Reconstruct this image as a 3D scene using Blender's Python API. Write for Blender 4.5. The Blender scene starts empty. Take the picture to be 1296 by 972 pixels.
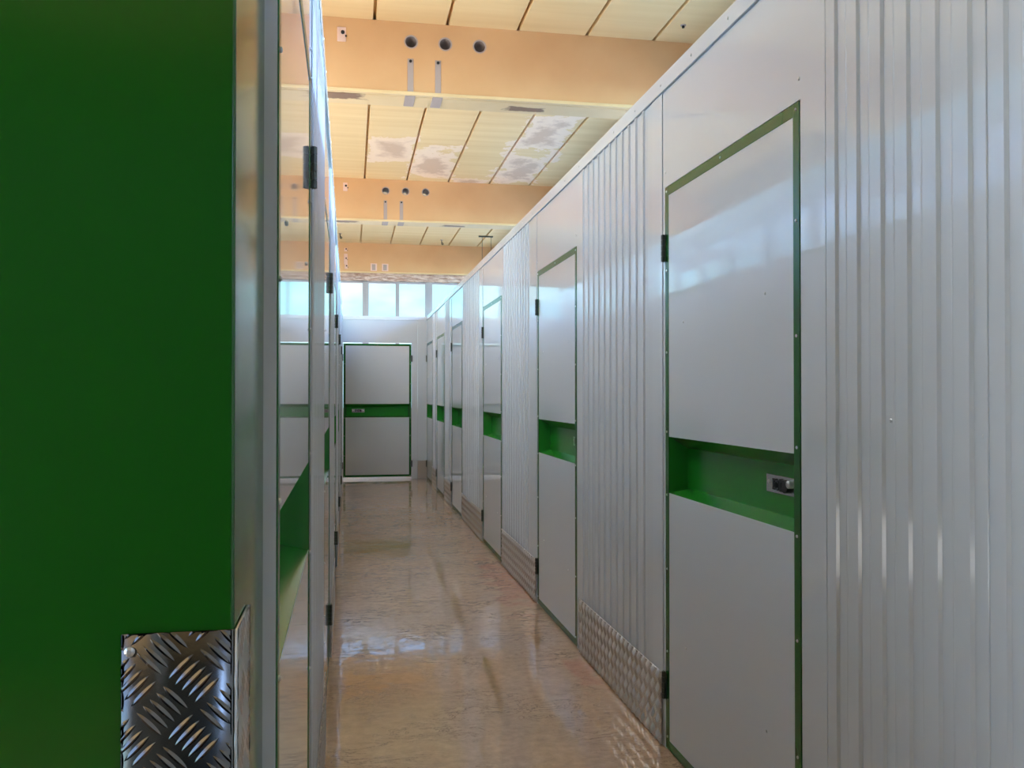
import bpy, bmesh, math, random
from mathutils import Vector, Matrix

random.seed(7)
PI = math.pi
PENDANT, FILL_PANEL, SUN, SKYSIDE, SKYR, EXPO = 1.5, 29.0, 23.0, 3.0, 15.0, 0.48
C = bpy.context.scene.collection
scene = bpy.context.scene

# ------------------------------------------------------------------ materials
def new_mat(name):
    m = bpy.data.materials.new(name)
    m.use_nodes = True
    return m, m.node_tree.nodes, m.node_tree.links, m.node_tree.nodes['Principled BSDF']

def add_bump(m, scale, strength, dist=0.01, detail=2.0, stretch=(1, 1, 1), rough_noise=None):
    n, l = m.node_tree.nodes, m.node_tree.links
    b = n['Principled BSDF']
    geo = n.new('ShaderNodeNewGeometry')
    mp = n.new('ShaderNodeMapping'); mp.inputs['Scale'].default_value = stretch
    l.new(geo.outputs['Position'], mp.inputs['Vector'])
    nz = n.new('ShaderNodeTexNoise'); nz.inputs['Scale'].default_value = scale; nz.inputs['Detail'].default_value = detail
    l.new(mp.outputs[0], nz.inputs['Vector'])
    bp = n.new('ShaderNodeBump'); bp.inputs['Strength'].default_value = strength; bp.inputs['Distance'].default_value = dist
    l.new(nz.outputs['Fac'], bp.inputs['Height'])
    l.new(bp.outputs[0], b.inputs['Normal'])
    return m

def simple(name, col, rough=0.4, metal=0.0, bump=None, ior=1.5, coat=0.0):
    m, n, l, b = new_mat(name)
    b.inputs['Base Color'].default_value = (*col, 1)
    b.inputs['Roughness'].default_value = rough
    b.inputs['Metallic'].default_value = metal
    b.inputs['IOR'].default_value = ior
    b.inputs['Coat Weight'].default_value = coat
    if bump: add_bump(m, *bump)
    return m

M = {}
M['white'] = simple('white_gloss_paint', (0.585, 0.63, 0.68), 0.045, bump=(1.1, 0.06, 0.02, 1.0, (1, 1, 0.45)), ior=1.6)
M['white_corr'] = simple('white_corrugated_paint', (0.57, 0.612, 0.66), 0.07, bump=(1.6, 0.04, 0.01, 1.0, (1, 1, 0.25)), ior=1.6)
M['green'] = simple('green_gloss_paint', (0.012, 0.20, 0.016), 0.22, bump=(2.0, 0.03, 0.01), ior=1.5)
def ragged_mat():
    m, n, l, b = new_mat('ragged_pink_plaster'); b.inputs['Roughness'].default_value = 0.9
    geo = n.new('ShaderNodeNewGeometry'); mp = n.new('ShaderNodeMapping'); mp.inputs['Scale'].default_value = (5, 5, 30); l.new(geo.outputs['Position'], mp.inputs[0])
    nz = n.new('ShaderNodeTexNoise'); nz.inputs['Scale'].default_value = 1.5; nz.inputs['Detail'].default_value = 6; nz.inputs['Roughness'].default_value = 0.7; l.new(mp.outputs[0], nz.inputs[0])
    cr = n.new('ShaderNodeValToRGB'); l.new(nz.outputs['Fac'], cr.inputs[0]); e = cr.color_ramp.elements
    e[0].position = 0.38; e[0].color = (0.36, 0.20, 0.14, 1); e[1].position = 0.62; e[1].color = (0.72, 0.56, 0.46, 1)
    l.new(cr.outputs[0], b.inputs['Base Color'])
    return m
M['ragged'] = ragged_mat()
M['green_frame'] = simple('green_frame_paint', (0.010, 0.10, 0.014), 0.25)
M['green_sheet'] = simple('green_sheet_paint', (0.006, 0.078, 0.004), 0.16, bump=(1.5, 0.06, 0.01, 1.0), ior=1.5)
M['rail'] = simple('white_rail_paint', (0.62, 0.645, 0.68), 0.15)
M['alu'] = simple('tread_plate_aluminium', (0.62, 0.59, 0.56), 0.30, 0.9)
M['alu_dark_reflection'] = simple('tread_guard_dark_reflection', (0.14, 0.132, 0.125), 0.15, 1.0, bump=(60, 0.05, 0.002))  # front plate's dark reflections are put into this dark base colour
M['steel'] = simple('stainless_steel', (0.62, 0.62, 0.62), 0.25, 0.9)
M['hinge'] = simple('dark_hinge_steel', (0.10, 0.11, 0.10), 0.35, 0.7)
M['black'] = simple('black_plastic', (0.012, 0.012, 0.014), 0.35)
M['screw'] = simple('zinc_screw', (0.55, 0.57, 0.58), 0.3, 0.8)
M['dark'] = simple('dark_hollow', (0.02, 0.018, 0.016), 0.8)
M['mortar'] = simple('grey_mortar', (0.42, 0.34, 0.30), 0.85, bump=(30, 0.5, 0.004))
M['pink'] = simple('pink_plaster', (0.78, 0.55, 0.45), 0.9, bump=(40, 0.6, 0.004))
M['frame'] = simple('window_frame_paint', (0.36, 0.355, 0.37), 0.4)
M['block'] = simple('back_wall_paint', (0.55, 0.5, 0.45), 0.6)
M['brown'] = simple('brown_facade_paint', (0.16, 0.12, 0.08), 0.7)
M['dim'] = simple('dim_wall_paint', (0.05, 0.055, 0.05), 0.6)
M['ground'] = simple('outside_concrete', (0.42, 0.38, 0.33), 0.9)
M['bounce_slab'] = simple('pale_bounce_slab', (0.48, 0.50, 0.52), 0.6)
M['baffle'] = simple('grey_light_baffle', (0.42, 0.44, 0.47), 0.6)
M['lampwhite'] = simple('lamp_housing', (0.8, 0.8, 0.78), 0.4)

def mask_box(n, l, pos_sep, ax, ay, cx, cy, hx, hy, noise_out, amp):
    """1 inside a ragged box, 0 outside"""
    def m(op, a, b=None):
        k = n.new('ShaderNodeMath'); k.operation = op
        for i, v in enumerate((a, b)):
            if v is None: continue
            if isinstance(v, (int, float)): k.inputs[i].default_value = v
            else: l.new(v, k.inputs[i])
        return k.outputs[0]
    dx = m('DIVIDE', m('ABSOLUTE', m('SUBTRACT', pos_sep.outputs[ax], cx)), hx)
    dy = m('DIVIDE', m('ABSOLUTE', m('SUBTRACT', pos_sep.outputs[ay], cy)), hy)
    d = m('MAXIMUM', dx, dy)
    d = m('ADD', d, m('MULTIPLY', m('SUBTRACT', noise_out, 0.5), amp))
    return d

def ceiling_mat():
    m, n, l, b = new_mat('yellow_ceiling_paint')
    b.inputs['Roughness'].default_value = 0.75
    geo = n.new('ShaderNodeNewGeometry'); sep = n.new('ShaderNodeSeparateXYZ'); l.new(geo.outputs['Position'], sep.inputs[0])
    # paint with faint cross streaks
    mp = n.new('ShaderNodeMapping'); mp.inputs['Scale'].default_value = (0.6, 9, 1); l.new(geo.outputs['Position'], mp.inputs[0])
    nz = n.new('ShaderNodeTexNoise'); nz.inputs['Scale'].default_value = 1.0; nz.inputs['Detail'].default_value = 4; l.new(mp.outputs[0], nz.inputs[0])
    cr = n.new('ShaderNodeValToRGB'); l.new(nz.outputs['Fac'], cr.inputs[0])
    cr.color_ramp.elements[0].position = 0.3; cr.color_ramp.elements[0].color = (0.79, 0.56, 0.27, 1)
    cr.color_ramp.elements[1].position = 0.75; cr.color_ramp.elements[1].color = (0.87, 0.65, 0.335, 1)
    rag = n.new('ShaderNodeTexNoise'); rag.inputs['Scale'].default_value = 3.4; rag.inputs['Detail'].default_value = 8; rag.inputs['Roughness'].default_value = 0.66
    l.new(geo.outputs['Position'], rag.inputs[0])
    P = [(0.42, 9.48, 0.24, 0.50, 0.5), (0.89, 9.95, 0.25, 0.62, 0.9), (1.91, 8.65, 0.24, 0.62, 0.9), (1.94, 10.1, 0.25, 0.62, 1.0), (1.42, 10.75, 0.26, 0.14, 1.0)]
    d = None
    for cx, cy, hx, hy, amp in P:
        k = mask_box(n, l, sep, 0, 1, cx, cy, hx, hy, rag.outputs['Fac'], amp * 3.0)
        if d is None: d = k
        else:
            q = n.new('ShaderNodeMath'); q.operation = 'MINIMUM'; l.new(d, q.inputs[0]); l.new(k, q.inputs[1]); d = q.outputs[0]
    pr = n.new('ShaderNodeValToRGB'); l.new(d, pr.inputs[0])          # bare plaster with pale rim
    e = pr.color_ramp.elements
    e[0].position = 0.35; e[0].color = (0.70, 0.49, 0.33, 1)
    e[1].position = 0.72; e[1].color = (0.92, 0.71, 0.51, 1)
    stp = n.new('ShaderNodeMapRange'); l.new(d, stp.inputs[0]); stp.inputs[1].default_value = 0.98; stp.inputs[2].default_value = 1.02; stp.inputs[3].default_value = 1; stp.inputs[4].default_value = 0
    mx = n.new('ShaderNodeMix'); mx.data_type = 'RGBA'
    l.new(stp.outputs[0], mx.inputs[0]); l.new(cr.outputs[0], mx.inputs[6]); l.new(pr.outputs[0], mx.inputs[7])
    # mottled texture inside the bare patch
    l.new(mx.outputs[2], b.inputs['Base Color'])
    bp = n.new('ShaderNodeBump'); bp.inputs['Strength'].default_value = 0.3; bp.inputs['Distance'].default_value = 0.01
    l.new(stp.outputs[0], bp.inputs['Height']); l.new(bp.outputs[0], b.inputs['Normal'])
    return m
M['ceiling'] = ceiling_mat()

def beam_mat(name, c0, c1):
    m, n, l, b = new_mat(name)
    b.inputs['Roughness'].default_value = 0.6
    tc = n.new('ShaderNodeTexCoord'); sep = n.new('ShaderNodeSeparateXYZ'); l.new(tc.outputs['Object'], sep.inputs[0])
    nz = n.new('ShaderNodeTexNoise'); nz.inputs['Scale'].default_value = 1.6; nz.inputs['Detail'].default_value = 5; l.new(tc.outputs['Object'], nz.inputs[0])
    cr = n.new('ShaderNodeValToRGB'); l.new(nz.outputs['Fac'], cr.inputs[0])
    cr.color_ramp.elements[0].position = 0.3; cr.color_ramp.elements[0].color = (*c0, 1)
    cr.color_ramp.elements[1].position = 0.75; cr.color_ramp.elements[1].color = (*c1, 1)
    rag = n.new('ShaderNodeTexNoise'); rag.inputs['Scale'].default_value = 9; rag.inputs['Detail'].default_value = 6; l.new(tc.outputs['Object'], rag.inputs[0])
    # broken dark spots along the underside edge (local z about -0.5)
    d1 = mask_box(n, l, sep, 0, 1, -0.12, 0.10, 0.19, 0.06, rag.outputs['Fac'], 1.7)
    d2 = mask_box(n, l, sep, 0, 1, 1.27, 0.17, 0.13, 0.045, rag.outputs['Fac'], 1.7)
    mn = n.new('ShaderNodeMath'); mn.operation = 'MINIMUM'; l.new(d1, mn.inputs[0]); l.new(d2, mn.inputs[1])
    stp = n.new('ShaderNodeMapRange'); l.new(mn.outputs[0], stp.inputs[0]); stp.inputs[1].default_value = 0.95; stp.inputs[2].default_value = 1.15; stp.inputs[3].default_value = 0.85; stp.inputs[4].default_value = 0
    mx = n.new('ShaderNodeMix'); mx.data_type = 'RGBA'; l.new(stp.outputs[0], mx.inputs[0]); l.new(cr.outputs[0], mx.inputs[6]); mx.inputs[7].default_value = (0.16, 0.07, 0.045, 1)
    l.new(mx.outputs[2], b.inputs['Base Color'])
    return m
M['beam'] = beam_mat('orange_beam_paint', (0.62, 0.345, 0.15), (0.71, 0.43, 0.205))
M['beam_under'] = beam_mat('cream_beam_edge_paint', (0.70, 0.50, 0.25), (0.80, 0.61, 0.34))

def floor_mat():
    m, n, l, b = new_mat('brown_coated_floor')
    geo = n.new('ShaderNodeNewGeometry'); sep = n.new('ShaderNodeSeparateXYZ'); l.new(geo.outputs['Position'], sep.inputs[0])
    a = n.new('ShaderNodeTexNoise'); a.inputs['Scale'].default_value = 1.4; a.inputs['Detail'].default_value = 7; a.inputs['Roughness'].default_value = 0.62; l.new(geo.outputs['Position'], a.inputs[0])
    cr = n.new('ShaderNodeValToRGB'); l.new(a.outputs['Fac'], cr.inputs[0])
    cr.color_ramp.elements[0].position = 0.28; cr.color_ramp.elements[0].color = (0.43, 0.29, 0.19, 1)
    cr.color_ramp.elements[1].position = 0.75; cr.color_ramp.elements[1].color = (0.55, 0.385, 0.26, 1)
    # dark scuffs and hairline scratches
    mp = n.new('ShaderNodeMapping'); mp.inputs['Scale'].default_value = (2.2, 5.5, 1); mp.inputs['Rotation'].default_value = (0, 0, 0.3); l.new(geo.outputs['Position'], mp.inputs[0])
    s = n.new('ShaderNodeTexNoise'); s.inputs['Scale'].default_value = 1.6; s.inputs['Detail'].default_value = 9; s.inputs['Roughness'].default_value = 0.7; s.inputs['Distortion'].default_value = 1.6; l.new(mp.outputs[0], s.inputs[0])
    sr = n.new('ShaderNodeValToRGB'); l.new(s.outputs['Fac'], sr.inputs[0])
    e = sr.color_ramp.elements
    e[0].position = 0.485; e[0].color = (0, 0, 0, 1)
    e[1].position = 0.5; e[1].color = (1, 1, 1, 1)
    x = sr.color_ramp.elements.new(0.515); x.color = (0, 0, 0, 1)
    big = n.new('ShaderNodeTexNoise'); big.inputs['Scale'].default_value = 2.4; big.inputs['Detail'].default_value = 3; l.new(geo.outputs['Position'], big.inputs[0])
    bm_ = n.new('ShaderNodeMapRange'); l.new(big.outputs['Fac'], bm_.inputs[0]); bm_.inputs[1].default_value = 0.42; bm_.inputs[2].default_value = 0.58; bm_.inputs[3].default_value = 0.1; bm_.inputs[4].default_value = 0.9
    mu = n.new('ShaderNodeMath'); mu.operation = 'MULTIPLY'; l.new(sr.outputs[0], mu.inputs[0]); l.new(bm_.outputs[0], mu.inputs[1])
    mx = n.new('ShaderNodeMix'); mx.data_type = 'RGBA'; l.new(mu.outputs[0], mx.inputs[0]); l.new(cr.outputs[0], mx.inputs[6]); mx.inputs[7].default_value = (0.10, 0.055, 0.03, 1)
    # red scuffs beside the right-hand wall
    rag = n.new('ShaderNodeTexNoise'); rag.inputs['Scale'].default_value = 6; rag.inputs['Detail'].default_value = 5; l.new(geo.outputs['Position'], rag.inputs[0])
    d1 = mask_box(n, l, sep, 0, 1, 1.05, 6.1, 0.12, 0.75, rag.outputs['Fac'], 3.2)
    d2 = mask_box(n, l, sep, 0, 1, 1.06, 4.0, 0.05, 0.22, rag.outputs['Fac'], 3.2)
    mn = n.new('ShaderNodeMath'); mn.operation = 'MINIMUM'; l.new(d1, mn.inputs[0]); l.new(d2, mn.inputs[1])
    st = n.new('ShaderNodeMapRange'); l.new(mn.outputs[0], st.inputs[0]); st.inputs[1].default_value = 0.5; st.inputs[2].default_value = 1.2; st.inputs[3].default_value = 0.5; st.inputs[4].default_value = 0
    mr = n.new('ShaderNodeMix'); mr.data_type = 'RGBA'; l.new(st.outputs[0], mr.inputs[0]); l.new(mx.outputs[2], mr.inputs[6]); mr.inputs[7].default_value = (0.46, 0.19, 0.13, 1)
    fn = n.new('ShaderNodeTexNoise'); fn.inputs['Scale'].default_value = 22; fn.inputs['Detail'].default_value = 6; fn.inputs['Roughness'].default_value = 0.7; l.new(geo.outputs['Position'], fn.inputs[0])
    fr = n.new('ShaderNodeMapRange'); l.new(fn.outputs['Fac'], fr.inputs[0]); fr.inputs[1].default_value = 0.3; fr.inputs[2].default_value = 0.7; fr.inputs[3].default_value = 0.80; fr.inputs[4].default_value = 1.16
    vm = n.new('ShaderNodeVectorMath'); vm.operation = 'SCALE'; l.new(mr.outputs[2], vm.inputs[0]); l.new(fr.outputs[0], vm.inputs[3])
    l.new(vm.outputs[0], b.inputs['Base Color'])
    b.inputs['IOR'].default_value = 1.65
    rr = n.new('ShaderNodeMapRange'); l.new(a.outputs['Fac'], rr.inputs[0]); rr.inputs[1].default_value = 0.3; rr.inputs[2].default_value = 0.7; rr.inputs[3].default_value = 0.015; rr.inputs[4].default_value = 0.04
    l.new(rr.outputs[0], b.inputs['Roughness'])
    h1 = n.new('ShaderNodeTexNoise'); h1.inputs['Scale'].default_value = 9; h1.inputs['Detail'].default_value = 3; h1.inputs['Roughness'].default_value = 0.5; l.new(geo.outputs['Position'], h1.inputs[0])
    bp = n.new('ShaderNodeBump'); bp.inputs['Strength'].default_value = 0.16; bp.inputs['Distance'].default_value = 0.006
    l.new(h1.outputs['Fac'], bp.inputs['Height'])
    bp2 = n.new('ShaderNodeBump'); bp2.inputs['Strength'].default_value = 0.12; bp2.inputs['Distance'].default_value = 0.004
    l.new(mu.outputs[0], bp2.inputs['Height']); l.new(bp.outputs[0], bp2.inputs['Normal']); l.new(bp2.outputs[0], b.inputs['Normal'])
    return m
M['floor'] = floor_mat()

def glass_mat():
    m = bpy.data.materials.new('window_glass'); m.use_nodes = True
    n, l = m.node_tree.nodes, m.node_tree.links
    for x in list(n): n.remove(x)
    o = n.new('ShaderNodeOutputMaterial'); t = n.new('ShaderNodeBsdfTransparent'); g = n.new('ShaderNodeBsdfGlossy')
    t.inputs[0].default_value = (0.93, 0.98, 0.97, 1); g.inputs['Roughness'].default_value = 0.02
    f = n.new('ShaderNodeFresnel'); f.inputs[0].default_value = 1.45
    mx = n.new('ShaderNodeMixShader'); l.new(f.outputs[0], mx.inputs[0]); l.new(t.outputs[0], mx.inputs[1]); l.new(g.outputs[0], mx.inputs[2]); l.new(mx.outputs[0], o.inputs[0])
    return m
M['glass'] = glass_mat()
def diffuser_mat():
    return None
def lit_mat(name, col, power):
    m, n, l, b = new_mat(name); b.inputs['Base Color'].default_value = (0.9, 0.9, 0.88, 1); b.inputs['Roughness'].default_value = 0.5
    b.inputs['Emission Color'].default_value = (*col, 1); b.inputs['Emission Strength'].default_value = power
    return m
M['diffuser'] = lit_mat('lit_pendant_diffuser', (0.70, 0.86, 1.0), PENDANT)
M['panel'] = lit_mat('fill_lamp_diffuser', (0.84, 0.90, 0.94), FILL_PANEL)

# ------------------------------------------------------------------ mesh helpers
class MB:
    def __init__(s): s.bm = bmesh.new()
    def box(s, x0, x1, y0, y1, z0, z1, bev=0.0, seg=2):
        bm = s.bm
        r = bmesh.ops.create_cube(bm, size=1)
        vs = r['verts']
        for v in vs:
            v.co = Vector(((x0 + x1) / 2 + v.co.x * (x1 - x0), (y0 + y1) / 2 + v.co.y * (y1 - y0), (z0 + z1) / 2 + v.co.z * (z1 - z0)))
        if bev:
            es = list({e for v in vs for e in v.link_edges})
            bmesh.ops.bevel(bm, geom=es, offset=bev, segments=seg, affect='EDGES', profile=0.5)
        return s
    def cyl(s, p0, p1, r, seg=12, r2=None, caps=True):
        p0, p1 = Vector(p0), Vector(p1); d = p1 - p0
        q = Vector((0, 0, 1)).rotation_difference(d.normalized()).to_matrix().to_4x4()
        mt = Matrix.Translation((p0 + p1) / 2) @ q
        bmesh.ops.create_cone(s.bm, cap_ends=caps, segments=seg, radius1=r, radius2=r if r2 is None else r2, depth=d.length, matrix=mt)
        return s
    def torus(s, c, R, r, axis='Y', n=16, k=8):
        rows = []
        for i in range(n):
            a = 2 * PI * i / n; row = []
            for j in range(k):
                b = 2 * PI * j / k
                x, z, y = (R + r * math.cos(b)) * math.cos(a), (R + r * math.cos(b)) * math.sin(a), r * math.sin(b)
                row.append(s.bm.verts.new(Vector(c) + Vector((x, y, z))))
            rows.append(row)
        for i in range(n):
            for j in range(k):
                s.bm.faces.new((rows[i][j], rows[(i + 1) % n][j], rows[(i + 1) % n][(j + 1) % k], rows[i][(j + 1) % k]))
        return s
    def quad(s, *pts):
        s.bm.faces.new([s.bm.verts.new(Vector(p)) for p in pts]); return s
    def extr(s, prof, z0, z1):
        """open profile [(x,y)] swept along z"""
        a = [s.bm.verts.new((x, y, z0)) for x, y in prof]; b = [s.bm.verts.new((x, y, z1)) for x, y in prof]
        for i in range(len(prof) - 1): s.bm.faces.new((a[i], a[i + 1], b[i + 1], b[i]))
        return s
    def solid(s, prof, z0, z1):
        """closed profile swept along z, capped"""
        a = [s.bm.verts.new((x, y, z0)) for x, y in prof]; b = [s.bm.verts.new((x, y, z1)) for x, y in prof]; k = len(prof)
        for i in range(k): s.bm.faces.new((a[i], a[(i + 1) % k], b[(i + 1) % k], b[i]))
        s.bm.faces.new(a); s.bm.faces.new(b); return s
    def build(s, name, mat, parent=None, smooth=None, loc=None, rot=0.0, recalc=True):
        if recalc: bmesh.ops.recalc_face_normals(s.bm, faces=s.bm.faces[:])
        me = bpy.data.meshes.new(name); s.bm.to_mesh(me); s.bm.free()
        me.materials.append(mat)
        if smooth is not None:
            for p in me.polygons: p.use_smooth = True
            if smooth < PI: me.set_sharp_from_angle(angle=smooth)
        o = bpy.data.objects.new(name, me); C.objects.link(o)
        if parent: o.parent = parent
        if loc is not None: o.location = loc
        if rot: o.rotation_euler = (0, 0, rot)
        return o

def tag(o, label=None, cat=None, group=None, kind=None):
    if label: o['label'] = label
    if cat: o['category'] = cat
    if group: o['group'] = group
    if kind: o['kind'] = kind
    return o
def empty(name, loc=(0, 0, 0), rot=0.0):
    o = bpy.data.objects.new(name, None); C.objects.link(o); o.location = loc; o.rotation_euler = (0, 0, rot); o.empty_display_size = 0.1
    return o
def dup(root, loc, rot, label):
    def cp(o, par):
        c = o.copy(); C.objects.link(c)
        if par: c.parent = par
        for ch in [x for x in o.children]: cp(ch, c)
        return c
    r = cp(root, None); r.location = loc; r.rotation_euler = (0, 0, rot); r['label'] = label
    return r

# ------------------------------------------------------------------ camera
F = 1120.0
psi = math.atan(203.5 / F); pit = math.atan(12.3 / F * math.cos(psi))
cam = bpy.data.cameras.new('camera'); co = bpy.data.objects.new('camera', cam); C.objects.link(co)
cam.sensor_width = 36; cam.lens = 36 * F / 1296; cam.clip_start = 0.02; cam.clip_end = 300
co.location = (0, 0, 1.3); co.rotation_euler = (PI / 2 + pit, 0, -psi)
scene.camera = co

# ------------------------------------------------------------------ dimensions
XR = 1.139                     # face of the right-hand units
YE = 13.58                     # face of the end wall
HT = 2.478                     # top of the units
HC = 3.9                       # ceiling
YF = 15.5                      # facade beam
BEAMS = [1.55, 6.2, 10.82, YF]
def xl(y): return -0.0935 - 0.0032 * (y - 1.15)
RR = -PI / 2                   # facing -X
RL = PI / 2 + math.atan(0.0032)
def at_right(y): return (XR, y, 0)
def at_left(y): return (xl(y), y, 0)

# ------------------------------------------------------------------ setting
S = lambda o: tag(o, kind='structure')
XW0, XW1, YB = -6.5, 2.58, -5.0
fl = MB(); fl.box(XW0 - 0.2, XW1 + 0.2, YB - 0.2, YF + 0.6, -0.12, 0.0); S(fl.build('floor', M['floor']))
S(MB().box(XW0 - 0.2, -1.9, YB, YF, 0.0, 0.012).build('floor_bounce_slab', M['bounce_slab']))  # unseen pale slab added so the bounced sunlight turns less orange
S(MB().box(-60, 60, -60, 90, -0.4, -0.13).build('outside_ground', M['ground']))
# ceiling: planks between grooves
cb = MB()
g0, pitch, gw = 0.155, 0.508, 0.022
k0 = int((XW0 - g0) / pitch) - 1
for k in range(k0, 7):
    a, b = g0 + k * pitch + gw / 2, g0 + (k + 1) * pitch - gw / 2
    a, b = max(a, XW0 - 0.2), min(b, XW1 + 0.2)
    if b - a < 0.02: continue
    for i in range(len(BEAMS)):
        y0 = (BEAMS[i - 1] + 0.13) if i else YB - 0.2
        y1 = BEAMS[i] + 0.13
        cb.box(a, b, y0 + 0.001, y1 - 0.001, HC, HC + 0.06, 0.004, 1)
cb.box(XW0 - 0.2, XW1 + 0.2, YB - 0.2, YF + 0.6, HC + 0.045, HC + 0.2)
S(cb.build('ceiling', M['ceiling']))

# ---- beams with three pipe holes
def beam(y, label, holes=True, group='concrete ceiling beams'):
    root = empty('ceiling_beam', (0, y, HC)); tag(root, label, 'beam', group)
    x0, x1, th, dp = XW0, XW1, 0.26, 0.5
    b = MB(); bm = b.bm
    hx = [0.408, 0.648, 0.892]; hz = -0.137; r = 0.041; c = 0.11
    def face_quad(xa, xb, za, zb):
        for yy in (0, th): b.quad((xa, yy, za), (xb, yy, za), (xb, yy, zb), (xa, yy, zb))
    if holes:
        face_quad(x0, x1, hz + c, 0); face_quad(x0, x1, -dp, hz - c)
        edges = [x0]
        for h in hx: edges += [h - c, h + c]
        edges.append(x1)
        for i in range(0, len(edges), 2): face_quad(edges[i], edges[i + 1], hz - c, hz + c)
        N = 24
        for h in hx:
            ring = []
            for i in range(N):
                a = 2 * PI * (i + 0.5) / N
                dx, dz = math.cos(a), math.sin(a); s = c / max(abs(dx), abs(dz))
                ring.append((h + r * dx, hz + r * dz, h + s * dx, hz + s * dz))
            corners = [(h + c, hz + c), (h - c, hz + c), (h - c, hz - c), (h + c, hz - c)]
            for i in range(N):
                p, q = ring[i], ring[(i + 1) % N]
                for yy in (0, th):
                    b.quad((p[0], yy, p[1]), (p[2], yy, p[3]), (q[2], yy, q[3]), (q[0], yy, q[1]))
                    for cx, cz in corners:
                        if abs(p[2] - q[2]) > 1e-6 and abs(p[3] - q[3]) > 1e-6 and abs((p[2] + q[2]) / 2 - cx) < 0.03 and abs((p[3] + q[3]) / 2 - cz) < 0.03:
                            b.quad((p[2], yy, p[3]), (cx, yy, cz), (q[2], yy, q[3]))
                b.quad((p[0], 0, p[1]), (q[0], 0, q[1]), (q[0], th, q[1]), (p[0], th, p[1]))
    else:
        face_quad(x0, x1, -dp, 0)
    b.quad((x0, 0, -dp), (x1, 0, -dp), (x1, th, -dp), (x0, th, -dp))
    b.quad((x0, 0, 0), (x1, 0, 0), (x1, th, 0), (x0, th, 0))
    for xx in (x0, x1): b.quad((xx, 0, -dp), (xx, th, -dp), (xx, th, 0), (xx, 0, 0))
    bmesh.ops.remove_doubles(bm, verts=bm.verts[:], dist=1e-4)
    b.build('beam_body', M['beam'], root)
    # cream ledge strip along the lower edge and under the beam
    e = MB(); e.box(x0, x1, -0.012, 0.03, -dp - 0.012, -dp + 0.012, 0.004, 1); e.box(x0, x1, 0.05, th + 0.012, -dp - 0.008, -dp + 0.004, 0.003, 1)
    e.build('lower_edge_strip', M['beam_under'], root)
    if holes:
        for h in hx:
            s = MB(); N = 24
            for i in range(N):
                a, q = 2 * PI * i / N, 2 * PI * (i + 1) / N
                pts = []
                for ang, rr in ((a, r - 0.001), (q, r - 0.001), (q, r + 0.008), (a, r + 0.008)):
                    pts.append((h + rr * math.cos(ang), -0.003, hz + rr * math.sin(ang)))
                s.quad(*pts)
                s.quad((h + (r - 0.001) * math.cos(a), -0.003, hz + (r - 0.001) * math.sin(a)), (h + (r - 0.001) * math.cos(q), -0.003, hz + (r - 0.001) * math.sin(q)),
                       (h + (r - 0.001) * math.cos(q), th * 0.95, hz + (r - 0.001) * math.sin(q)), (h + (r - 0.001) * math.cos(a), th * 0.95, hz + (r - 0.001) * math.sin(a)))
            s.build('pipe_sleeve', M['mortar'], root)
        for xx in (0.404, 0.597):
            s = MB(); s.box(xx - 0.021, xx + 0.021, -0.005, 0.004, -0.49, -0.255, 0.002, 1)
            s.box(xx - 0.036, xx + 0.036, 0.01, 0.235, -dp - 0.016, -dp + 0.002, 0.003, 1)
            st = s.build('strap_mark', M['mortar'], root); st['label'] = 'grey mortar strip'
            k = MB(); k.cyl((xx, -0.012, -0.275), (xx, -0.002, -0.275), 0.010, 10); k.build('bolt', M['dark'], st)
    return root
b0 = beam(BEAMS[0], 'orange concrete ceiling beam nearest the camera overhead')
b1 = beam(BEAMS[1], 'largest orange ceiling beam in view, with three dark pipe holes')
b2 = beam(BEAMS[2], 'middle orange ceiling beam with three pale-lined pipe holes behind the peeled ceiling')
b3 = beam(BEAMS[3], 'plain orange ceiling beam above the end windows', False)
# plaster marks on the beams
for bb, lst in ((b1, [(-0.07, -0.118, 0.03, 0.05)]), (b2, [(-0.075, -0.11, 0.025, 0.05)]), (b3, [(-0.098, -0.12, 0.025, 0.03), (-0.098, -0.28, 0.03, 0.09), (-0.09, -0.41, 0.025, 0.04)])):
    for x, z, w, h in lst:
        m = MB(); m.box(x - w, x + w, -0.006, 0.004, z - h, z + h, 0.003, 2)
        pk = m.build('plaster_patch', M['pink'], bb); pk['label'] = 'pinkish plaster repair'
        m = MB(); m.cyl((x + 0.008, -0.014, z + 0.012), (x + 0.008, -0.004, z + 0.012), 0.013, 10); m.cyl((x + 0.03, -0.012, z - 0.012), (x + 0.03, -0.004, z - 0.012), 0.007, 8); m.build('plug_hole', M['dark'], pk)
for x in (0.38, 0.575):
    m = MB(); m.box(x - 0.055, x + 0.055, -0.006, 0.004, -0.475, -0.345, 0.003, 2); pk = m.build('plaster_patch', M['pink'], b3)
    m = MB(); m.box(x - 0.03, x + 0.03, -0.012, 0.0, -0.46, -0.36, 0.003, 1); m.build('socket_hole', M['mortar'], pk)

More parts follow.
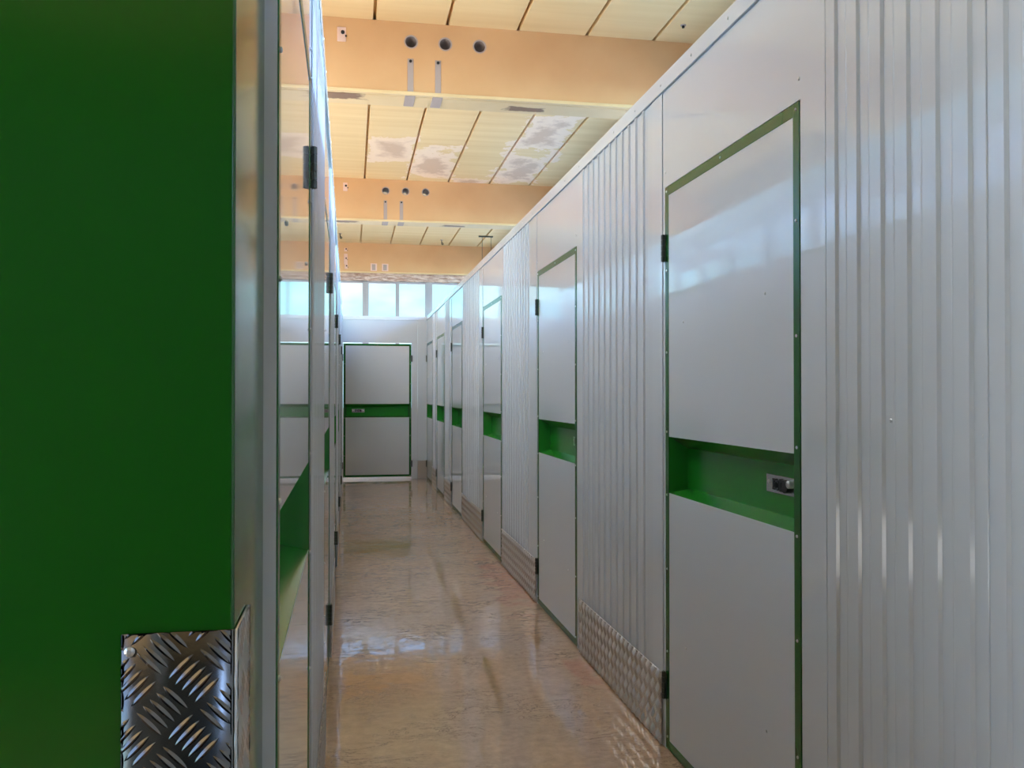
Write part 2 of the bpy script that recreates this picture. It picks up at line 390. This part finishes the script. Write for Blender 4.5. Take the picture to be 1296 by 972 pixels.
# ragged plaster lintel below the last beam
lm = MB(); nx = 120
lx0, lx1 = XW0, XW1
rows = []
for i in range(nx + 1):
    x = lx0 + (lx1 - lx0) * i / nx
    j = random.uniform(-0.014, 0.014)
    rows.append([(x, YF + 0.05 + random.uniform(-.008, .008), HC - 0.49), (x, YF + 0.04 + random.uniform(-.01, .01), 3.335 + j), (x, YF + 0.075 + random.uniform(-.012, .012), 3.30 + j * 1.2), (x, YF + 0.085, 3.262 + random.uniform(-.006, .01)), (x, YF + 0.3, 3.262), (x, YF + 0.3, HC - 0.49)])
vs = [[lm.bm.verts.new(p) for p in r] for r in rows]
for i in range(nx):
    for j in range(5): lm.bm.faces.new((vs[i][j], vs[i + 1][j], vs[i + 1][j + 1], vs[i][j + 1]))
    lm.bm.faces.new((vs[i][5], vs[i + 1][5], vs[i + 1][0], vs[i][0]))
lm.bm.faces.new(vs[0]); lm.bm.faces.new(vs[-1])
S(lm.build('trim_1', M['ragged']))

# ---- end facade windows: a strip of panes between mullions
WZ0, WZ1, YW = 1.0, 3.262, YF + 0.14
mull = [(-0.375, 0.11), (0.245, 0.11), (0.796, 0.066), (1.345, 0.125), (1.90, 0.07)]
x = 1.90; extra = []
mull += [(2.45, 0.11)]
xx = -0.375
left = []
for i in range(10):
    xx -= 0.555; left.append((xx, 0.11 if i % 2 else 0.066))
mull = sorted(left + mull)
mull = [m for m in mull if m[0] > XW0 + 0.1]
mull = [(XW0 + 0.02, 0.08)] + mull
for i in range(len(mull) - 1):
    (xa, wa), (xb, wb) = mull[i], mull[i + 1]
    r = empty('window_%d' % (i + 1), ((xa + xb) / 2, YW, WZ0)); S(r)
    f = MB()
    off = (xa + xb) / 2
    f.box(xa - off, xa - off + wa / 2, -0.035, 0.06, 0, WZ1 - WZ0, 0.004, 1)
    f.box(xb - off - wb / 2, xb - off, -0.035, 0.06, 0, WZ1 - WZ0, 0.004, 1)
    f.box(xa - off + wa / 2, xb - off - wb / 2, -0.02, 0.05, WZ1 - WZ0 - 0.035, WZ1 - WZ0)
    f.box(xa - off + wa / 2, xb - off - wb / 2, -0.02, 0.05, 0, 0.05)
    f.build('window_frame', M['frame'], r)
    p = MB(); p.box(xa - off + wa / 2, xb - off - wb / 2, 0.01, 0.016, 0.05, WZ1 - WZ0 - 0.035); p.build('pane', M['glass'], r)
S(MB().box(XW0, XW1, YF + 0.05, YF + 0.3, 0, WZ0).build('wall_end', M['block']))

# ---- right facade: strip windows above and behind the units
RW0, RW1 = 2.0, 3.52
w = MB(); w.box(XW1, XW1 + 0.2, YB, YF + 0.3, 0, RW0); w.box(XW1, XW1 + 0.2, YB, YF + 0.3, RW1, HC)
yy = YB
while yy < YF:
    w.box(XW1 + 0.05, XW1 + 0.13, yy - 0.04, yy + 0.04, RW0, RW1); yy += 1.1
S(w.build('wall_right', M['brown']))
# ---- left facade: big open bays with posts
w = MB(); w.box(XW0 - 0.2, XW0, YB, YF + 0.3, 3.62, HC)
for y in BEAMS + [YB + 0.15]: w.box(XW0 - 0.2, XW0, y - 0.15, y + 0.35, 0, 3.62)
w.box(XW0 - 0.2, XW0, 11.2, YF, 0, 3.62)  # unseen solid infill added to keep sunlight from brightening the last beam
S(w.build('wall_left', M['block']))
S(MB().box(XW0, XW1, YB - 0.2, YB, 0, HC).build('wall_back', M['dim']))
S(MB().box(-2.45, -2.30, YB, YF, 2.85, HC - 0.001).build('light_baffle', M['baffle']))  # unseen downstand added to keep bright left ceiling off the upper right wall
# back and side walls of the storage blocks
S(MB().box(-1.82, 0.9, -2.64, -2.6, 0, HT).build('wall_behind', M['dim']))
S(MB().box(2.42, 2.46, YB, YF - 0.02, 0, HT).build('wall_unit_rear', M['block']))

# ------------------------------------------------------------------ tread plate pattern
def tread_bars(bm, x0, x1, z0, z1, y, L=0.030, Wd=0.0058, H=0.0022, per=0.056, seg=8, face=-1, clip=True):
    """groups of five raised lens-shaped bars, turned alternately; lies in the xz plane at y, rising towards face*y"""
    half = per / 2
    nx = int((x1 - x0) / half) + 3; nz = int((z1 - z0) / half) + 3
    for i in range(-1, nx):
        for j in range(-1, nz):
            if (i + j) % 2 == 0: continue
            cx, cz = x0 + 0.008 + i * half, z1 - 0.016 - j * half
            sgn = -1 if i % 2 else 1
            dx, dz = math.cos(sgn * PI / 4), math.sin(sgn * PI / 4)
            px, pz = -dz, dx
            for q in (-2, -1, 0, 1, 2):
                ox, oz = cx + px * q * 0.0082, cz + pz * q * 0.0082
                ra, rb, rc = [], [], []
                ok = True
                for s in range(seg + 1):
                    t = s / seg * 2 - 1
                    hw = Wd / 2 * max(0.0, 1 - t * t) ** 0.75
                    hh = H * max(0.0, 1 - t * t) ** 0.6
                    mx_, mz_ = ox + dx * t * L / 2, oz + dz * t * L / 2
                    for (lst, sd, up) in ((ra, -1, 0), (rb, 0, 1), (rc, 1, 0)):
                        X, Z = mx_ + px * sd * hw, mz_ + pz * sd * hw
                        lst.append((X, y + face * hh * up, Z))
                if clip:
                    pts = ra + rc
                    if all(p[0] < x0 or p[0] > x1 or p[2] < z0 or p[2] > z1 for p in pts): continue
                    cl = lambda p: (min(max(p[0], x0), x1), p[1], min(max(p[2], z0), z1))
                    ra, rb, rc = [cl(p) for p in ra], [cl(p) for p in rb], [cl(p) for p in rc]
                va, vb, vc = ([bm.verts.new(p) for p in r_] for r_ in (ra, rb, rc))
                for s in range(seg):
                    for A, B in ((va, vb), (vb, vc)):
                        try: bm.faces.new((A[s], A[s + 1], B[s + 1], B[s]))
                        except ValueError: pass

# ------------------------------------------------------------------ storage doors
def make_screw(parent, x, y, z, r=0.0042):
    s = MB(); s.cyl((x, y, z), (x, y - 0.0016, z), r, 10); s.cyl((x, y - 0.0016, z), (x, y - 0.003, z), r, 10, r * 0.5)
    return s.build('screw', M['screw'], parent)

def make_door(dw, lock_side, zb=0.006, ztop=2.057):
    """local: x to the right seen from the corridor, -y towards the corridor, origin at floor centre of the opening"""
    root = empty('storage_door')
    hw = dw / 2; fw = 0.033; rz0, rz1 = 0.938, 1.143; iw = hw - fw
    u = MB(); u.box(-iw, iw, 0.0, 0.026, rz1, ztop - fw); u.build('upper_panel', M['white'], root)
    u = MB(); u.box(-iw, iw, 0.0, 0.026, zb + fw, rz0); u.build('lower_panel', M['white'], root)
    # green edge frame, an L-section round the leaf
    f = MB(); bv = 0.0008
    f.box(-hw, -iw, -0.0015, 0.026, zb, ztop, bv, 1); f.box(iw, hw, -0.0015, 0.026, zb, ztop, bv, 1)
    f.box(-iw, iw, -0.0015, 0.026, ztop - fw, ztop, bv, 1); f.box(-iw, iw, -0.0015, 0.026, zb, zb + fw, bv, 1)
    e = f.build('edge_frame', M['green_frame'], root); e['label'] = 'green edging strip'
    # tapered handle recess
    r = MB(); d = 0.066
    A = [(-iw, 0.001, rz0), (iw, 0.001, rz0), (iw, 0.001, rz1), (-iw, 0.001, rz1)]
    ins = 0.012
    B = [(-iw + ins, d, rz0 + 0.018), (iw - ins, d, rz0 + 0.018), (iw - ins, d, rz1 - 0.042), (-iw + ins, d, rz1 - 0.042)]
    va = [r.bm.verts.new(p) for p in A]; vb = [r.bm.verts.new(p) for p in B]
    vao = [r.bm.verts.new((p[0], 0.03, p[2])) for p in A]; vbo = [r.bm.verts.new((p[0] * 1.001, d + 0.003, p[2])) for p in B]
    for i in range(4):
        j = (i + 1) % 4
        r.bm.faces.new((va[i], va[j], vb[j], vb[i]))
        r.bm.faces.new((vao[i], vbo[i], vbo[j], vao[j])); r.bm.faces.new((va[i], vao[i], vao[j], va[j]))
    r.bm.faces.new(vb); r.bm.faces.new(vbo)
    e = r.build('handle_recess', M['green'], root); e['label'] = 'green handle recess'
    # lock plate on the back of the recess
    sg = 1 if lock_side == 'right' else -1
    zl = 1.040; LS = 0.076
    xa, xb = sorted((sg * (iw - ins - 0.006 - LS), sg * (iw - ins - 0.196 - LS)))
    p = MB(); p.box(xa, xb, d - 0.004, d - 0.0005, zl - 0.026, zl + 0.026, 0.001, 1)
    pl = p.build('lock_plate', M['steel'], root); pl['label'] = 'steel lock plate'
    cx = sg * (iw - ins - 0.101 - LS)
    make_screw(pl, cx - 0.078, d - 0.004, zl + 0.004, 0.006); make_screw(pl, cx + 0.082, d - 0.004, zl + 0.004, 0.006)
    k = MB(); y0 = d - 0.004                                  # black latch: bracket, ring, arm and drum
    k.box(cx - 0.050, cx - 0.043, y0 - 0.004, y0, zl - 0.016, zl + 0.016); k.box(cx - 0.050, cx - 0.030, y0 - 0.004, y0, zl + 0.010, zl + 0.016); k.box(cx - 0.050, cx - 0.036, y0 - 0.004, y0, zl - 0.016, zl - 0.010)
    k.torus((cx - 0.020, y0 - 0.003, zl - 0.002), 0.012, 0.0036)
    k.box(cx - 0.006, cx + 0.002, y0 - 0.005, y0, zl - 0.018, zl + 0.018)
    k.box(cx + 0.000, cx + 0.022, y0 - 0.005, y0, zl + 0.008, zl + 0.016); k.box(cx + 0.004, cx + 0.016, y0 - 0.005, y0, zl - 0.018, zl - 0.006)
    k.cyl((cx + 0.036, y0, zl - 0.002), (cx + 0.036, y0 - 0.012, zl - 0.002), 0.017, 18)
    k.build('latch', M['black'], pl)
    k = MB(); k.cyl((cx + 0.060, y0, zl + 0.008), (cx + 0.060, y0 - 0.013, zl + 0.008), 0.011, 16); k.cyl((cx + 0.060, y0 - 0.013, zl + 0.008), (cx + 0.060, y0 - 0.016, zl + 0.008), 0.011, 16, 0.007)
    k.build('lock_cylinder', M['screw'], pl)
    # hinges
    for z in (0.232, 1.835):
        h = MB(); xh = -sg * (hw + 0.003)
        for q in range(5):
            za = z - 0.05 + q * 0.02
            h.cyl((xh, -0.009, za + 0.0012), (xh, -0.009, za + 0.0188), 0.0075, 12)
        h.cyl((xh, -0.009, z - 0.05), (xh, -0.009, z + 0.05), 0.005, 8)
        h.box(xh - 0.016, xh + 0.016, -0.0055, -0.0042, z - 0.049, z + 0.049)
        h.build('hinge', M['hinge'], root, smooth=0.6)
    # screws along the edging and the two panel fixings
    pts = []
    for z in (0.05, 0.36, 0.66, 0.93, 1.16, 1.45, 1.75, 2.04):
        for s in (-1, 1): pts.append((s * (hw - fw / 2), z, -0.0015))
    pts.append((0.0, ztop - fw / 2, -0.0015))
    for px, pz in ((-0.32, 1.55), (0.30, 1.58), (-0.30, 0.42), (0.30, 0.36)): pts.append((px, pz, 0.0))
    s0 = make_screw(root, *(pts[0][0], pts[0][2], pts[0][1]))
    base = Vector((pts[0][0], pts[0][2], pts[0][1]))
    for px, pz, py in pts[1:]:
        c = s0.copy(); C.objects.link(c); c.parent = root; c.location = Vector((px, py, pz)) - base
    return root

def make_surround(name, dw, x0, x1, cx, loc, rot, label, hdr=True, gap_top=0.003, lip=False, flange=True):
    """flat sheet round a door opening; x0..x1 outer edges, cx door centre, all local"""
    root = empty(name, loc, rot)
    o0, o1, zt = cx - dw / 2 - 0.004, cx + dw / 2 + 0.004, 2.057 + gap_top
    b = MB(); th = 0.03
    # one clean outline: n-shaped sheet
    prof = [(x0, 0.0), (o0, 0.0), (o0, zt), (o1, zt), (o1, 0.0), (x1, 0.0), (x1, 2.4175), (x0, 2.4175)]
    fr = [b.bm.verts.new((x, 0, z)) for x, z in prof]; bk = [b.bm.verts.new((x, th, z)) for x, z in prof]
    n = len(prof)
    for i in range(n): b.bm.faces.new((fr[i], fr[(i + 1) % n], bk[(i + 1) % n], bk[i]))
    def caps(v, flip):
        tl, tr = v[7], v[6]
        quads = [(v[0], v[1], v[2], v[7]), (v[7], v[2], v[3], v[6]), (v[3], v[4], v[5], v[6])]
        for q in quads: b.bm.faces.new(q[::-1] if flip else q)
    caps(fr, False); caps(bk, True)
    b.build('sheet', M['white'], root)
    if flange:
        f = MB()
        f.box(o0 - 0.02, o0 + 0.026, th, th + 0.004, 0, zt + 0.02); f.box(o1 - 0.026, o1 + 0.02, th, th + 0.004, 0, zt + 0.02); f.box(o0, o1, th, th + 0.004, zt - 0.026, zt + 0.02)
        f.build('light_stop_flange', M['white'], root)  # unseen strips added behind the door gaps to stop light leaking through
    for sx, sz in ((o1 - 0.006, zt + 0.055), (o0 + 0.006, zt + 0.055)): make_screw(root, sx, 0.0, sz, 0.005)
    tag(root, label, 'door surround', 'white door surrounds')
    return root

def make_corr(w, loc, rot, label, trimL=0.03, trimR=0.03, kick=True, kick_mesh={}, z0=0.0, lap=None, phase=0.0, kw=None, group='white corrugated wall panels'):
    """corrugated sheet of width w, x from 0 to w, crowns at y=0"""
    root = empty('corrugated_panel', loc, rot)
    p = 0.0925; prof = [(0.0, 0.0)]
    x = trimL + phase
    D = -0.0065
    while x + p < w - trimR + 0.001:
        prof += [(x, 0.0), (x + 0.005, D), (x + 0.019, D), (x + 0.024, 0.0), (x + 0.054, 0.0), (x + 0.0575, -0.0008), (x + 0.061, 0.0)]
        x += p
    prof.append((w, 0.0))
    b = MB(); b.extr(prof, z0, 2.4175)
    b.extr([(0, 0.001), (0, 0.03)], z0, 2.4175); b.extr([(w, 0.001), (w, 0.03)], z0, 2.4175); b.quad((0, 0.03, z0), (w, 0.03, z0), (w, 0.03, 2.4175), (0, 0.03, 2.4175))
    b.build('sheet', M['white_corr'], root, recalc=False)
    for xa, xb in ((0.0, trimL), (w - trimR, w)):
        if xb - xa > 0.005:
            t = MB(); t.box(xa + 0.0005, xb - 0.0005, -0.003, 0.0, z0, 2.4175, 0.001, 1); t.build('edge_trim', M['white'], root)
    if lap:
        t = MB(); t.box(lap, lap + 0.012, -0.003, 0.002, z0, 2.4175, 0.001, 1); t.build('lap_joint', M['white_corr'], root)
    if kick:
        k = MB(); ka, kb = (0.002, w - 0.002) if kw is None else kw
        k.box(ka, kb, -0.0092, -0.0068, 0.004, 0.272, 0.0008, 1)
        tread_bars(k.bm, ka, kb, 0.004, 0.272, -0.0092, seg=4, H=0.0034)
        e = k.build('kick_plate', M['alu'], root, smooth=0.7); e['label'] = 'aluminium tread kick plate'
    tag(root, label, 'wall panel', group)
    return root

# ---- right-hand wall
ordw = ['nearest', 'second', 'third', 'fourth', 'fifth', 'last']
RD = [(2.607, 0.992, 1.986, 3.128), (4.892, 0.966, 4.330, 5.400), (7.198, 0.966, 6.657, 7.705), (9.655, 0.966, 9.135, 10.165), (11.455, 0.966, 10.875, 11.970), (13.055, 0.966, 12.545, 13.58)]
G_D = 'white storage doors with green edging'
D_near = make_door(0.992, 'right'); D_near.location = at_right(RD[0][0]); D_near.rotation_euler = (0, 0, RR)
tag(D_near, 'nearest white storage door on the right wall, largest in view, steel lock showing', 'door', G_D, 'thing')
D_r = make_door(0.966, 'right')
tag(D_r, 'second white storage door along the right wall counted from the camera', 'door', G_D, 'thing')
D_r.location = at_right(RD[1][0]); D_r.rotation_euler = (0, 0, RR)
for i in (2, 3, 4, 5):
    lab = f'{ordw[i]} white storage door along the right wall counted from the camera' if i < 5 else 'white storage door at the far end of right wall, touching the end wall corner'
    dup(D_r, at_right(RD[i][0]), RR, lab)
for i, (c, dw, ya, yb) in enumerate(RD):
    make_surround('door_surround', dw, -(yb - c), c - ya, 0, at_right(c), RR, f'flat white sheet framing the {ordw[i]} door of the right wall')
names = ['between nearest and second doors of right wall', 'between second and third doors of right wall', 'between third and fourth doors of right wall', 'between fourth and fifth doors of right wall', 'between fifth and last doors of right wall']
for i in range(5):
    ya, yb = RD[i][3], RD[i + 1][2]
    make_corr(yb - ya - 0.004, (XR, yb - 0.002, 0), RR, 'white corrugated panel with tread kick plate ' + names[i], trimL=0.045, trimR=0.11)
make_corr(1.983 + 1.4, (XR, 1.983, 0), RR, 'tall white corrugated panel nearest the camera at right edge of the picture', trimL=0.0, trimR=0.02, kick=False, lap=0.545, phase=0.032)
# fixings on that nearest panel
near_panel = [o for o in C.objects if o.name.startswith('corrugated_panel')][-1]
for yy_, zz_ in ((1.722, 1.242), (1.438, 1.222)): make_screw(near_panel, 1.983 - yy_, 0.0, zz_, 0.0045)

# ---- left-hand wall (very close to the camera, seen at a glancing angle)
LD = [(1.655, 0.966), (3.885, 0.966), (6.195, 0.966), (8.43, 0.966), (10.66, 0.966), (12.86, 0.966)]
D_l = make_door(0.966, 'left')
tag(D_l, 'nearest white storage door on the left wall, beside the green panel', 'door', G_D, 'thing')
D_l.location = at_left(LD[0][0]); D_l.rotation_euler = (0, 0, RL)
for i in range(1, 6):
    dup(D_l, at_left(LD[i][0]), RL, f'{ordw[i]} white storage door along the left wall counted from the camera' if i < 5 else 'white storage door at the far end of left wall, beside the end door')
for i, (c, dw) in enumerate(LD):
    a = 0.497 if i == 0 else 0.53
    b_ = 0.56 if i < 5 else 0.70
    make_surround('door_surround', dw, -a, b_, 0, at_left(c), RL, f'flat white sheet framing the {ordw[i]} door of the left wall')
for i in range(5):
    ya, yb = LD[i][0] + 0.56, LD[i + 1][0] - 0.53
    make_corr(yb - ya - 0.004, (xl(ya + 0.002), ya + 0.002, 0), RL, 'white corrugated panel with tread kick plate ' + names[i].replace('right', 'left'), trimL=0.03, trimR=0.03)

# ---- end wall
D_e = make_door(1.02, 'left', zb=0.036)
tag(D_e, 'white storage door facing the camera in the end wall of the corridor', 'door', G_D, 'thing'); D_e.location = (0.393, YE, 0)
make_surround('door_surround', 1.02, -0.535, 0.607, 0, (0.393, YE, 0), 0, 'flat white sheet framing the door in the end wall', gap_top=0.012, flange=False)
make_corr(0.137, (1.0015, YE, 0), 0, 'narrow white panel with short tread kick plate right of the end door', trimL=0.0, trimR=0.137, kw=(0.002, 0.135))

# ---- top rails
def rail(L, loc, rot, label):
    root = empty('top_rail', loc, rot)
    b = MB(); b.box(0, L, -0.0085, 0.034, 2.418, HT, 0.002, 2); b.build('rail_channel', M['rail'], root)
    x = 0.25
    s0 = None
    while x < L - 0.05:
        if s0 is None: s0 = make_screw(root, x, -0.0085, 2.447, 0.005); xb = x
        else:
            c = s0.copy(); C.objects.link(c); c.parent = root; c.location = (x - xb, 0, 0)
        x += 0.3
    tag(root, label, 'rail', 'white rails capping the partition walls')
rail(YE + 1.4, (XR, YE, 0), RR, 'long white rail capping the right corridor wall')
rail(YE - 1.16, (xl(1.158), 1.158, 0), RL, 'long white rail capping the left corridor wall')
rail(XR - xl(YE) - 0.004, (xl(YE) + 0.002, YE, 0), 0, 'short white rail capping the end wall above its door')

# ------------------------------------------------------------------ green end panel and its tread plate guard
XG, YG = -0.1085, 0.872
root = empty('end_panel', (XG, YG, 0))
b = MB(); R = 0.004
arc = [(-R + R * math.sin(a), R - R * math.cos(a)) for a in [i * PI / 12 for i in range(7)]]
prof = [(-1.70, 0.0)] + arc + [(0.0, 0.276), (-0.03, 0.276), (-0.03, 0.03), (-1.70, 0.03)]
b.solid(prof, 0.0, HT)
b.build('green_sheet', M['green_sheet'], root, smooth=0.5)
t = MB(); t.box(-1.70, 0.002, -0.003, 0.276, HT, HT + 0.02, 0.002, 1); t.build('cap_strip', M['green'], root)
tag(root, 'large glossy dark green panel at the left edge, nearest the camera', 'wall panel')

g = empty('corner_guard', (XG, YG, 0))
GZ = 1.078
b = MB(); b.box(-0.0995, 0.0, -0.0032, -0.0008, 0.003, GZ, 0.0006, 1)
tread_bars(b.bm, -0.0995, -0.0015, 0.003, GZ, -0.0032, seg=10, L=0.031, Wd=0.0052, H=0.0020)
b.build('front_plate', M['alu_dark_reflection'], g, smooth=0.8)
b = MB(); b.box(0.0008, 0.0034, -0.0032, 0.098, 0.003, GZ, 0.0006, 1)
tb = bmesh.new(); tread_bars(tb, 0.0, 0.098, 0.003, GZ, 0.0, seg=10, L=0.031, Wd=0.0052, H=0.0011)
for v in tb.verts: v.co = Vector((0.0034 - v.co.y, v.co.x, v.co.z))
me = bpy.data.meshes.new('tmp'); tb.to_mesh(me); tb.free(); b.bm.from_mesh(me); bpy.data.meshes.remove(me)
b.build('side_plate', M['alu'], g, smooth=0.8)
for z in (GZ - 0.016, GZ - 0.35, GZ - 0.7): make_screw(g, -0.092, -0.0034, z, 0.0048)
tag(g, 'aluminium tread plate guard wrapped round the green panel corner', 'corner guard')

# ------------------------------------------------------------------ small ceiling fittings
def pendant(y, L, label):
    lamp = empty('pendant_lamp', (2.18, y, HC))
    for yb in (0,):
        b = MB(); b.box(-0.12, 0.12, yb - 0.015, yb + 0.015, -0.022, 0.0, 0.003, 1); b.build('ceiling_bar', M['hinge'], lamp)
        for x in (-0.06, 0.09): MB().cyl((x, yb, -0.02), (x, yb, -0.70), 0.004, 8).build('wire', M['hinge'], lamp)
    b = MB(); b.box(-0.12, 0.14, -L / 2, L / 2, -0.77, -0.70, 0.012, 2); b.build('housing', M['lampwhite'], lamp)
    b = MB(); b.box(-0.10, 0.12, -L / 2 + 0.02, L / 2 - 0.02, -0.82, -0.769, 0.006, 2); b.build('diffuser', M['diffuser'], lamp)
    tag(lamp, label, 'lamp')
pendant(14.42, 1.1, 'lamp hung on two thin wires from a dark ceiling bar above far right wall')
pendant(11.6, 1.4, 'hung lamp behind the middle beam above the right units')
pendant(6.72, 1.4, 'hung lamp behind the largest beam above the right units')
pendant(2.9, 2.4, 'longest hung lamp, above the unit behind the nearest right door')
def fill_lamp(y, label):  # unseen fill lamps added to brighten and cool the corridor walls
    r = empty('ceiling_fill_lamp', (-1.15, y, HC))
    b = MB(); b.box(-1.0, 1.0, -0.17, 0.17, -0.06, 0.0, 0.006, 2); b.build('housing', M['lampwhite'], r)
    b = MB(); b.box(-0.97, 0.97, -0.145, 0.145, -0.066, -0.058, 0.002, 1); b.build('diffuser', M['panel'], r)
    tag(r, label, 'lamp')
fill_lamp(BEAMS[1] + 0.52, 'added flat fill lamp fixed to the ceiling behind the largest beam')
fill_lamp(BEAMS[2] + 0.52, 'added flat fill lamp fixed to the ceiling behind the middle beam')
fill_lamp(BEAMS[0] + 2.7, 'added flat fill lamp fixed to the ceiling nearest the camera overhead')

def hook(x, y, label):
    r = empty('ceiling_hook', (x, y, HC))
    b = MB(); b.cyl((0, 0, 0), (0, 0, -0.012), 0.022, 12); b.build('base_plate', M['mortar'], r)
    b = MB(); b.cyl((0, 0, -0.01), (0, 0, -0.06), 0.007, 8); b.torus((0.012, 0, -0.07), 0.014, 0.006, n=12, k=6); b.build('hook_ring', M['dark'], r)
    tag(r, label, 'hook', 'small dark ceiling hooks')
hook(-0.18, 14.6, 'dark hook in the far ceiling bay beside the left wall top')
hook(1.50, 14.9, 'dark hook in the far ceiling bay left of the hung lamp')
r = empty('ceiling_bolt', (2.30, 5.9, HC))
MB().cyl((0, 0, 0), (0, 0, -0.006), 0.020, 12).build('washer', M['mortar'], r)
MB().cyl((0, 0, -0.005), (0, 0, -0.020), 0.010, 8).build('bolt_head', M['dark'], r)
tag(r, 'small dark bolt in the nearest ceiling bay close to the right wall top', 'bolt')

# ------------------------------------------------------------------ light
wd = bpy.data.worlds.new('sky'); scene.world = wd; wd.use_nodes = True
n, l = wd.node_tree.nodes, wd.node_tree.links
bg = n['Background']
tc = n.new('ShaderNodeTexCoord'); sp = n.new('ShaderNodeSeparateXYZ'); l.new(tc.outputs['Generated'], sp.inputs[0])
rp = n.new('ShaderNodeValToRGB'); l.new(sp.outputs[2], rp.inputs[0])
e = rp.color_ramp.elements
e[0].position = 0.0; e[0].color = (0.42, 0.80, 0.95, 1)
e[1].position = 0.9; e[1].color = (0.20, 0.42, 0.85, 1)
q = e.new(0.13); q.color = (0.34, 0.78, 0.95, 1)
q = e.new(0.20); q.color = (0.34, 0.55, 1.0, 1)
q = e.new(0.35); q.color = (0.32, 0.52, 0.98, 1)
mp = n.new('ShaderNodeMapping'); mp.inputs['Scale'].default_value = (5, 5, 14); mp.inputs['Location'].default_value = (0.35, 0, 0.1); l.new(tc.outputs['Generated'], mp.inputs[0])
nz = n.new('ShaderNodeTexNoise'); nz.inputs['Scale'].default_value = 1.0; nz.inputs['Detail'].default_value = 5; l.new(mp.outputs[0], nz.inputs[0])
cr = n.new('ShaderNodeMapRange'); l.new(nz.outputs['Fac'], cr.inputs[0]); cr.inputs[1].default_value = 0.44; cr.inputs[2].default_value = 0.60
mx = n.new('ShaderNodeMix'); mx.data_type = 'RGBA'; cl = n.new('ShaderNodeMapRange'); l.new(sp.outputs[2], cl.inputs[0]); cl.inputs[1].default_value = 0.14; cl.inputs[2].default_value = 0.22; cl.inputs[3].default_value = 1.0; cl.inputs[4].default_value = 0.15
cm = n.new('ShaderNodeMath'); cm.operation = 'MULTIPLY'; l.new(cr.outputs[0], cm.inputs[0]); l.new(cl.outputs[0], cm.inputs[1])
l.new(cm.outputs[0], mx.inputs[0]); l.new(rp.outputs[0], mx.inputs[6]); mx.inputs[7].default_value = (0.56, 0.84, 0.95, 1)
l.new(mx.outputs[2], bg.inputs[0]); 
sy = n.new('ShaderNodeMapRange'); l.new(sp.outputs[1], sy.inputs[0]); sy.inputs[1].default_value = 0.35; sy.inputs[2].default_value = 0.85; sy.inputs[3].default_value = SKYSIDE; sy.inputs[4].default_value = 1.7
sx = n.new('ShaderNodeMapRange'); l.new(sp.outputs[0], sx.inputs[0]); sx.inputs[1].default_value = 0.16; sx.inputs[2].default_value = 0.5; sx.inputs[3].default_value = 0.0; sx.inputs[4].default_value = SKYR
sa = n.new('ShaderNodeMath'); sa.operation = 'MAXIMUM'; l.new(sy.outputs[0], sa.inputs[0]); l.new(sx.outputs[0], sa.inputs[1])
l.new(sa.outputs[0], bg.inputs[1])

sd = bpy.data.lights.new('sun', 'SUN'); sd.energy = SUN; sd.angle = 0.02; sd.color = (1.0, 0.97, 0.94)
so = bpy.data.objects.new('sun', sd); C.objects.link(so)
so.rotation_euler = Vector((0.78, 0.12, -0.60)).to_track_quat('-Z', 'Y').to_euler()

scene.cycles.diffuse_bounces = 6
scene.cycles.glossy_bounces = 6
scene.cycles.max_bounces = 12
vs_ = scene.view_settings
vs_.view_transform = 'Standard'; vs_.look = 'None'; vs_.gamma = 1.0; vs_.exposure = EXPO; vs_.use_curve_mapping = False
